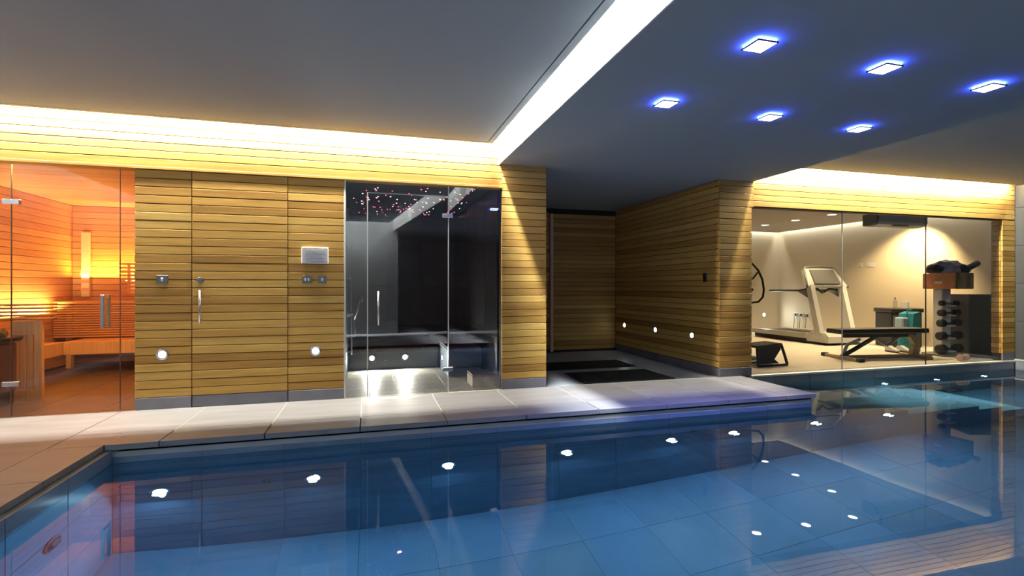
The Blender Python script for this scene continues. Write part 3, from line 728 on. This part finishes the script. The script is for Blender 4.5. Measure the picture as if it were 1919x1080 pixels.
obj('head', lathe(bmesh.new(), [(.02, -.05), (.03, -.07), (.075, -.085), (.075, -.095)], 'Z', 20, (.465, 0, 0)), M['chrome'], t)
obj('wall_flange', lathe(bmesh.new(), [(.03, .0), (.03, .012), (.015, .016)], 'X', 16), M['chrome'], t)
t = thing('shower_rail', 'chrome shower rail with hand shower on the steam room left wall', 'shower', (MX0, 6.9, 0))
obj('rail', tube(bmesh.new(), [(.05, 0, .26), (.05, 0, 1.30)], .010, 10), M['chrome'], t)
for z in (.30, 1.26): obj('bracket', tube(bmesh.new(), [(0, 0, z), (.05, 0, z)], .012, 8), M['chrome'], t)
hs_ = obj('hand_shower', tube(bmesh.new(), [(.08, 0, .72), (.12, -.02, .82), (.17, -.02, .98)], [.012, .012, .016], 10), M['chrome'], t, smooth=True)
obj('spray_face', lathe(bmesh.new(), [(.03, 0), (.042, .012), (.042, .02)], 'X', 16, (.175, -.02, .99)), M['chrome'], hs_)
obj('hose', tube(bmesh.new(), [(.08, 0, .72), (.10, .0, .60), (.09, 0, .50), (.05, 0, .48)], .007, 8), M['chrome'], t, smooth=True)
obj('valve', lathe(bmesh.new(), [(.05, 0), (.05, .03), (.03, .05), (.03, .07)], 'X', 18, (.0, .0, .80)), M['chrome'], t)
t = thing('wooden_stool', 'low weathered teak crate stool on the steam room floor', 'stool', (1.13, 5.66, 0))
slats(t, 0, .26, 0, .34, .12, .145, 5, 'Y', .85, m=M['crate'])
obj('front_board', box(.0, .26, 0, .018, .0, .115), M['crate'], t); obj('back_board', box(.0, .26, .315, .333, .0, .115), M['crate'], t)
obj('side_board', box(.0, .018, .02, .31, .0, .115), M['crate'], t); obj('side_board', box(.242, .26, .02, .31, .0, .115), M['crate'], t)

# ------------------------------------------------------------------ gym shell
GX0, GX1, GY1, GZ = 4.42, 10.30, 10.80, 2.55
struct('floor_gym', box(GX0-.1, GX1+.1, YP+.10, GY1+.1, -.1, 0), M['gymfloor'], 'pale floor of the gym behind the glass', 'floor')
struct('wall_gym_back', box(GX0-.1, GX1+.1, GY1, GY1+.1, 0, GZ+.3), M['gymwall'], 'cream painted back wall of the gym', 'wall')
struct('wall_gym_right', box(GX1, GX1+.1, YP+.12, GY1+.1, 0, GZ+.3), M['gymwall'], 'cream painted right wall of the gym with scallops of light', 'wall')
struct('wall_gym_left', box(GX0-.02, GX0, YP+.12, GY1+.1, 0, GZ+.3), M['gymwall'], 'cream painted left wall of the gym', 'wall')
gc = struct('ceiling_gym', box(GX0-.1, GX1-.10, YP+.10, GY1-.10, GZ, GZ+.1), mat('taupe_ceiling_paint', (.50, .45, .38), .9), 'taupe gym ceiling with small round downlights', 'ceiling')
struct('trim_5', box(GX0-.1, GX1+.1, YP+.10, GY1+.1, GZ+.16, GZ+.2), M['white'], 'white slab above the gym ceiling slot', 'ceiling')
gn = ['farthest of the column', 'middle of the column', 'nearest of the column', 'front row, first', 'front row, second', 'front row, third', 'front row, fourth', 'by the right wall']
for (x, y), n in zip(GYMDL, gn):
    t = thing('downlight', 'small round gym ceiling downlight, '+n, 'light', (x, y, GZ), 0, 'gym downlights')
    obj('trim_ring', lathe(bmesh.new(), [(.09, .002), (.09, -.004), (.078, -.006), (.074, -.002)], 'Z', 20), M['white'], t)
    obj('lens', lathe(bmesh.new(), [(.073, .0), (.073, -.003), (.03, -.004)], 'Z', 20), M['gymlamp'], t)
t = thing('wall_light', 'low round light glowing on the gym back wall', 'light', (9.84, GY1, .42))
obj('bezel', lathe(bmesh.new(), [(.06, .004), (.06, -.006), (.048, -.01), (.04, -.008)], 'Y', 20), M['chrome'], t)
obj('lens', lathe(bmesh.new(), [(.045, .0), (.045, -.008), (.03, -.012)], 'Y', 20), M['lamp'], t)
area('gym_low_glow', (9.84, GY1-.06, .42), (.06, .06), 6, COOL, (-PI/2, 0, 0), shape='DISK')
for y, z, n, wd in ((8.50, 1.61, 'left one of the cream pair', .09), (8.27, 1.61, 'wider right one of the cream pair', .18)):
    t = thing('wall_socket', 'cream socket plate high on the gym wall, '+n, 'socket', (GX1, y, z), -PI/2)
    obj('plate', box(-wd/2, wd/2, -.010, 0, -.045, .045, bevel=.003), M['glaze'], t)
    obj('rocker', box(-.02, .02, -.014, -.008, -.02, .02, bevel=.002), M['sign'], t)
for y, n in ((10.25, 'left'), (10.08, 'middle'), (9.90, 'right')):
    t = thing('wall_socket', 'dark low socket behind the treadmill, %s of three' % n, 'socket', (GX1, y, .44), -PI/2)
    obj('plate', box(-.055, .055, -.010, 0, -.05, .05, bevel=.003), M['glaze'], t)
    obj('plug', box(-.035, .035, -.05, -.008, -.03, .03, bevel=.006), M['black'], t)
    obj('cable', tube(bmesh.new(), [(0, -.04, -.02), (.01, -.05, -.15), (.0, -.06, -.38), (-.05, -.08, -.425)], .007, 6), M['black'], t)

# ------------------------------------------------------------------ treadmill (user faces the pool)
t = thing('treadmill', 'silver grey treadmill with tilted uprights and dark console', 'treadmill', (8.98, 8.72, 0))
def side(s): 
    b = bmesh.new(); prism(b, [(-.98, .10), (-.98, .17), (-.90, .215), (.95, .19), (.98, .16), (.98, .10)], s*.38, s*.47, 'X'); return b
for s in (-1, 1): obj('side_rail', side(s), M['silver'], t)
obj('base', box(-.42, .42, -.95, .95, .015, .10), M['blackrub'], t)
obj('belt', box(-.37, .37, -.55, .96, .145, .165), M['blackrub'], t)
obj('motor_cover', prism(bmesh.new(), [(-1.02, .05), (-1.02, .17), (-.96, .235), (-.60, .245), (-.52, .17), (-.52, .05)], -.46, .46, 'X'), M['silver'], t)
for s in (-1, 1):
    obj('upright', prism(bmesh.new(), [(-.84, .20), (-.70, .20), (-.50, 1.17), (-.60, 1.19)], s*.40-.055, s*.40+.055, 'X'), M['silver'], t)
    hr = tube(bmesh.new(), [(s*.41, -.56, 1.11), (s*.42, -.30, 1.07), (s*.42, .50, 1.06)], .022, 8); obj('handrail', hr, M['black'], t, smooth=True)
    obj('rail_bracket', prism(bmesh.new(), [(-.56, 1.12), (-.22, 1.07), (-.56, .90)], s*.41-.02, s*.41+.02, 'X'), M['greyp'], t)
def slab_poly(y0, z0, y1, z1, w0, w1, th):
    bm = bmesh.new(); P_ = [(-w0, y0, z0), (w0, y0, z0), (w1, y1, z1), (-w1, y1, z1)]
    A = [bm.verts.new(p) for p in P_]; B = [bm.verts.new((p[0], p[1]+th, p[2]-th*.4)) for p in P_]
    bm.faces.new(A); bm.faces.new(B[::-1])
    for i in range(4): bm.faces.new((A[i], B[i], B[(i+1)%4], A[(i+1)%4]))
    return bm
cons = obj('console', slab_poly(-.60, 1.16, -.40, 1.52, .50, .38, .09), M['silver'], t)
obj('console_back', slab_poly(-.585, 1.21, -.42, 1.50, .33, .30, .05), M['greyp'], cons, (0, -.022, 0), label='dark grey rear panel')
obj('console_rim', tube(bmesh.new(), [(-.53, -.60, 1.12), (-.50, -.57, 1.20), (-.40, -.40, 1.50), (-.34, -.37, 1.545), (0, -.36, 1.565), (.34, -.37, 1.545), (.40, -.40, 1.50), (.50, -.57, 1.20), (.53, -.60, 1.12)], .018, 8), M['greyp'], cons, smooth=True)
obj('crossbar', tube(bmesh.new(), [(-.40, -.50, 1.08), (-.15, -.48, 1.10), (.0, -.46, 1.02), (.15, -.48, 1.10), (.40, -.50, 1.08)], .025, 8), M['black'], t)

# ------------------------------------------------------------------ weight bench
a = Vector((7.21, 6.27, 0)); b = Vector((8.51, 6.08, 0)); ang = math.atan2(b.y-a.y, b.x-a.x); Lb = (b-a).length
t = thing('weight_bench', 'long flat weight bench with dark pad and angled steel legs', 'bench', a, ang)
pd = obj('pad', box(-.16, 1.42, -.15, .15, .405, .475, bevel=.02, seg=2), M['black'], t, label='dark padded top')
obj('pad_top', box(-.15, 1.41, -.145, .145, .474, .482, bevel=.003), M['greyp'], pd, label='paler upper face')
obj('spine', box(.02, 1.30, -.03, .03, .34, .40), M['darksteel'], t)
obj('foot', box(-.035, .035, -.36, .36, 0, .05, bevel=.008), M['sand'], t)
for s in (-1, 1): obj('foot_cap', box(-.05, .05, s*.36-.04, s*.36+.04, 0, .06, bevel=.01), M['blackrub'], t)
obj('foot', box(Lb-.035, Lb+.035, -.28, .28, 0, .05, bevel=.008), M['sand'], t)
obj('leg', tube(bmesh.new(), [(0, 0, .04), (.26, 0, .17), (.62, 0, .36)], .034, 8), M['darksteel'], t)
obj('leg', tube(bmesh.new(), [(.05, .05, .04), (.14, .05, .22), (.36, .05, .30)], .026, 8), M['silver'], t)
obj('leg', prism(bmesh.new(), [(Lb-.10, .05), (Lb+.03, .05), (Lb+.06, .36), (Lb-.16, .38), (Lb-.05, .22)], -.04, .04, 'Y'), M['sand'], t)
obj('base_bar', box(.0, Lb+.28, -.028, .028, .008, .055), M['sand'], t)
obj('adjuster_arm', tube(bmesh.new(), [(.55, 0, .33), (.80, 0, .20), (1.02, 0, .33)], .02, 8), M['chrome'], t)

# black step stool
t = thing('step_stool', 'black folding step stool on the gym floor by the left pier', 'stool', (5.6, 6.12, 0))
obj('top', prism(bmesh.new(), [(-.30, .30), (.14, .33), (.16, .31), (-.30, .27)], -.16, .16, 'Y'), M['blackrub'], t)
for s in (-1, 1):
    obj('leg', tube(bmesh.new(), [(.14, s*.15, .31), (.20, s*.15, .16), (.25, s*.15, .02)], .020, 8), M['black'], t)
    obj('leg', tube(bmesh.new(), [(-.28, s*.15, .29), (-.26, s*.15, .02)], .020, 8), M['black'], t)
obj('front_panel', prism(bmesh.new(), [(-.27, .04), (-.28, .28), (.12, .30), (.13, .24), (.02, .10), (.10, .04)], -.155, -.13, 'Y'), M['blackrub'], t)
obj('base_rail', box(-.27, .25, -.17, -.13, 0, .03, bevel=.006), M['black'], t)
obj('base_rail', box(-.27, .25, .13, .17, 0, .03, bevel=.006), M['black'], t)

# exercise machine with loop handlebar, mostly behind the pier
t = thing('exercise_machine', 'black exercise machine with curved loop handlebar behind the left gym pier', 'machine', (5.68, 6.75, 0))
lp = [(.10, 0, 1.56), (.24, 0, 1.52), (.36, 0, 1.41), (.44, 0, 1.26), (.47, 0, 1.10), (.45, 0, .98), (.36, 0, .90), (.22, 0, .89), (.10, 0, .90)]
obj('handlebar', tube(bmesh.new(), lp, .017, 8), M['black'], t, smooth=True)
obj('brace', tube(bmesh.new(), [(.37, 0, 1.40), (.26, 0, 1.28), (.0, 0, 1.18)], .014, 8), M['black'], t)
obj('post', tube(bmesh.new(), [(-.02, 0, .06), (.0, 0, 1.2), (.10, 0, 1.56)], .035, 10), M['black'], t)
obj('brace', tube(bmesh.new(), [(.0, 0, .86), (.10, 0, .90)], .017, 8), M['black'], t)
obj('knob', lathe(bmesh.new(), [(.012, -.03), (.025, -.015), (.025, .015), (.012, .03)], 'Y', 12, (.23, 0, 1.10)), M['black'], t)
obj('base', box(-.3, .12, -.25, .25, 0, .07, bevel=.02), M['greyp'], t)

# black equipment trunk with things on top
t = thing('equipment_trunk', 'black lidded equipment trunk behind the weight bench', 'trunk', (9.80, 7.32, 0), -.27)
obj('body', box(-.29, .29, -.22, .22, 0, .66, bevel=.015), M['black'], t)
obj('lid', box(-.31, .31, -.24, .24, .66, .735, bevel=.012), M['cabinet'], t)
obj('recess', box(-.27, -.0, -.225, -.215, .30, .60), M['greyp'], t)
for x in (-.10, -.05): obj('clip', box(x-.016, x+.016, -.238, -.215, .38, .52, bevel=.004), M['glaze'], t)
obj('handle', box(.10, .22, -.238, -.215, .56, .60, bevel=.004), M['greyp'], t)
t = thing('water_bottle', 'small clear water bottle standing on the black trunk', 'bottle', (9.72, 7.32, .735))
obj('body', lathe(bmesh.new(), [(.035, 0), (.037, .02), (.036, .13), (.016, .165), (.014, .18)], 'Z', 16), M['bottle'], t, smooth=True)
obj('cap', lathe(bmesh.new(), [(.017, .178), (.017, .20), (.012, .204)], 'Z', 14), M['darksteel'], t)
t = tag(obj('paper_roll', lathe(bmesh.new(), [(.018, 0), (.06, .0), (.06, .12), (.018, .12)], 'Z', 18), M['sign'], None, (9.94, 7.29, .735)), 'white paper roll standing on the black trunk', 'roll')
# teal bag
t = thing('gym_bag', 'teal fabric bag standing between trunk and dumbbell rack', 'bag', (9.30, 6.75, 0))
obj('body', prism(bmesh.new(), [(-.09, .0), (-.10, .30), (-.06, .66), (.08, .70), (.12, .62), (.10, .0)], -.12, .14, 'Y'), M['teal'], t)
obj('pocket', box(-.23, -.09, -.06, .10, .34, .60, bevel=.02), M['teal2'], t, label='pale blue side pocket')
obj('strap', tube(bmesh.new(), [(-.08, -.0, .62), (-.05, 0, .72), (.05, 0, .74), (.09, 0, .66)], .012, 8), M['teal'], t)

# dumbbell rack, box on top, cabinet
RX, RY = 9.24, 6.15
t = thing('dumbbell_rack', 'upright pale grey dumbbell rack with five shelves', 'rack', (RX, RY, 0))
obj('column', box(-.10, .10, -.05, .10, .04, 1.11, bevel=.012), M['silver'], t)
obj('base', box(-.22, .22, -.16, .20, 0, .04, bevel=.01), M['greyp'], t)
ZD = [.12, .335, .545, .715, .875]
for z in ZD: obj('cradle', box(-.115, .115, -.12, -.045, z-.055, z-.035, bevel=.004), M['silver'], t)
dn = ['lowest and largest', 'second from the bottom', 'middle', 'second from the top', 'topmost and smallest']
for z, r, n in zip(ZD, (.075, .07, .062, .055, .045), dn):
    t = thing('dumbbell', 'black dumbbell lying on the grey rack, '+n, 'dumbbell', (RX, RY-.085, z), 0, 'dumbbells on the rack')
    obj('bar', lathe(bmesh.new(), [(.015, -.14), (.015, .14)], 'X', 10), M['chrome'], t)
    for s in (-1, 1): obj('head', lathe(bmesh.new(), [(r*.8, s*.115), (r, s*.13), (r, s*(.13+r*1.3)), (r*.75, s*(.145+r*1.3))], 'X', 14), M['blackrub'], t)
t = thing('storage_box', 'brown leather storage box resting on top of the dumbbell rack', 'box', (RX+.06, RY+.03, 1.11), 0)
obj('body', box(-.18, .24, -.28, .22, 0, .265, bevel=.008), M['leather'], t)
obj('side_panel', box(-.174, .234, -.286, -.281, .006, .259), M['leather2'], t, label='olive brown side')
obj('handle', box(-.194, -.178, -.10, .02, .09, .125, bevel=.005), M['glaze'], t, (0, 0, 0), (0, 0, 0), label='pale label holder')
t = thing('clothes_pile', 'crumpled blue grey clothes piled on the brown box', 'clothes', (RX+.10, RY+.02, 1.375))
bm = bmesh.new(); bmesh.ops.create_uvsphere(bm, u_segments=28, v_segments=12, radius=1)
rs = random.Random(5)
for v in bm.verts:
    x, y, z = v.co; k_ = 1+.10*math.sin(7*x+3*y)+.08*math.sin(11*y-5*x)
    v.co = (x*.34*k_, y*.20*k_, max(0, z*.17*k_+.04) if z > -.2 else 0)
obj('garment', bm, M['cloth'], t, smooth=True)
bm = bmesh.new(); bmesh.ops.create_uvsphere(bm, u_segments=16, v_segments=8, radius=1)
for v in bm.verts: x, y, z = v.co; v.co = (x*.16-.30, y*.10-.03, max(-.0, z*.075+.06+.02*math.sin(20*x)))
obj('sleeve', bm, M['darkcloth'], t, smooth=True, label='dark rolled sleeve')
bm = bmesh.new(); bmesh.ops.create_uvsphere(bm, u_segments=16, v_segments=8, radius=1)
for v in bm.verts: x, y, z = v.co; v.co = (x*.17+.12, y*.09-.15, max(.0, z*.07+.06+.015*math.sin(18*x)))
obj('fold', bm, mat('navy_cloth', (.03, .035, .09), .9), t, smooth=True, label='navy fold')
t = thing('foam_roller', 'dark tube sticking out right from the clothes pile', 'roller', (RX+.49, RY+.02, 1.42), 0)
obj('tube', tube(bmesh.new(), [(0, 0, 0), (.34, 0, .13)], .050, 14), M['blackrub'], t)
obj('end_cap', lathe(bmesh.new(), [(.045, .0), (.045, .012), (.02, .014)], 'X', 14), M['sand'], t, (.338, 0, .129), (0, -.36, 0))
t = thing('floor_cabinet', 'tall black brown cabinet in the right corner of the gym', 'cabinet', (9.84, 6.05, 0), math.radians(-20))
obj('carcass', box(-.27, .27, -.20, .20, .05, 1.02, bevel=.006), M['cabinet'], t)
obj('plinth', box(-.28, .28, -.21, .21, 0, .05), M['black'], t)
obj('door', box(-.262, .262, -.218, -.202, .06, 1.01, bevel=.003), M['black'], t)
t = thing('air_conditioner', 'long grey air conditioner hung under the gym ceiling', 'air conditioner', (7.95, 6.28, 2.155))
obj('body', prism(bmesh.new(), [(0, .06), (.03, .02), (.10, 0), (.26, 0), (.26, .20), (.06, .20), (0, .16)], .06, 1.10, 'X'), mat('blue_grey_metal', (.42, .50, .58), .35), t)
obj('end_cap', prism(bmesh.new(), [(.01, .10), (.04, .03), (.12, .005), (.25, .005), (.25, .19), (.07, .19), (.01, .15)], 0, .058, 'X'), M['darksteel'], t)
obj('end_cap', prism(bmesh.new(), [(.01, .06), (.04, .02), (.12, .0), (.25, .0), (.25, .20), (.07, .20), (.01, .16)], 1.102, 1.13, 'X'), M['darksteel'], t)
obj('louvre', box(.42, .74, .03, .10, -.004, .012), M['sand'], t)
for x in (.25, .95): obj('hanger', box(x, x+.03, .12, .15, .20, .395), M['darksteel'], t)
# small things on the floor near the rack
for (x, y, n, m_) in ((8.78, 6.66, 'white and dark training shoe beside the rack, left one', 'sign'), (9.0, 6.62, 'white and dark training shoe beside the rack, right one', 'sign')):
    t = thing('training_shoe', n, 'shoe', (x, y, 0), -.2, 'training shoes by the rack')
    obj('sole', box(-.04, .04, -.13, .13, 0, .03, bevel=.012), M['black'], t)
    obj('upper', prism(bmesh.new(), [(-.12, .03), (.12, .03), (.12, .10), (.05, .11), (-.04, .07), (-.11, .05)], -.036, .036, 'X'), M[m_], t)
t = thing('hand_weight', 'pale pink hand weight on the floor at the rack foot', 'weight', (8.86, 5.62, .05), .2)
obj('bar', lathe(bmesh.new(), [(.016, -.09), (.016, .09)], 'X', 10), M['pink'], t)
for s in (-1, 1): obj('head', lathe(bmesh.new(), [(.04, s*.06), (.05, s*.07), (.05, s*.11), (.035, s*.12)], 'X', 12), M['pink'], t)
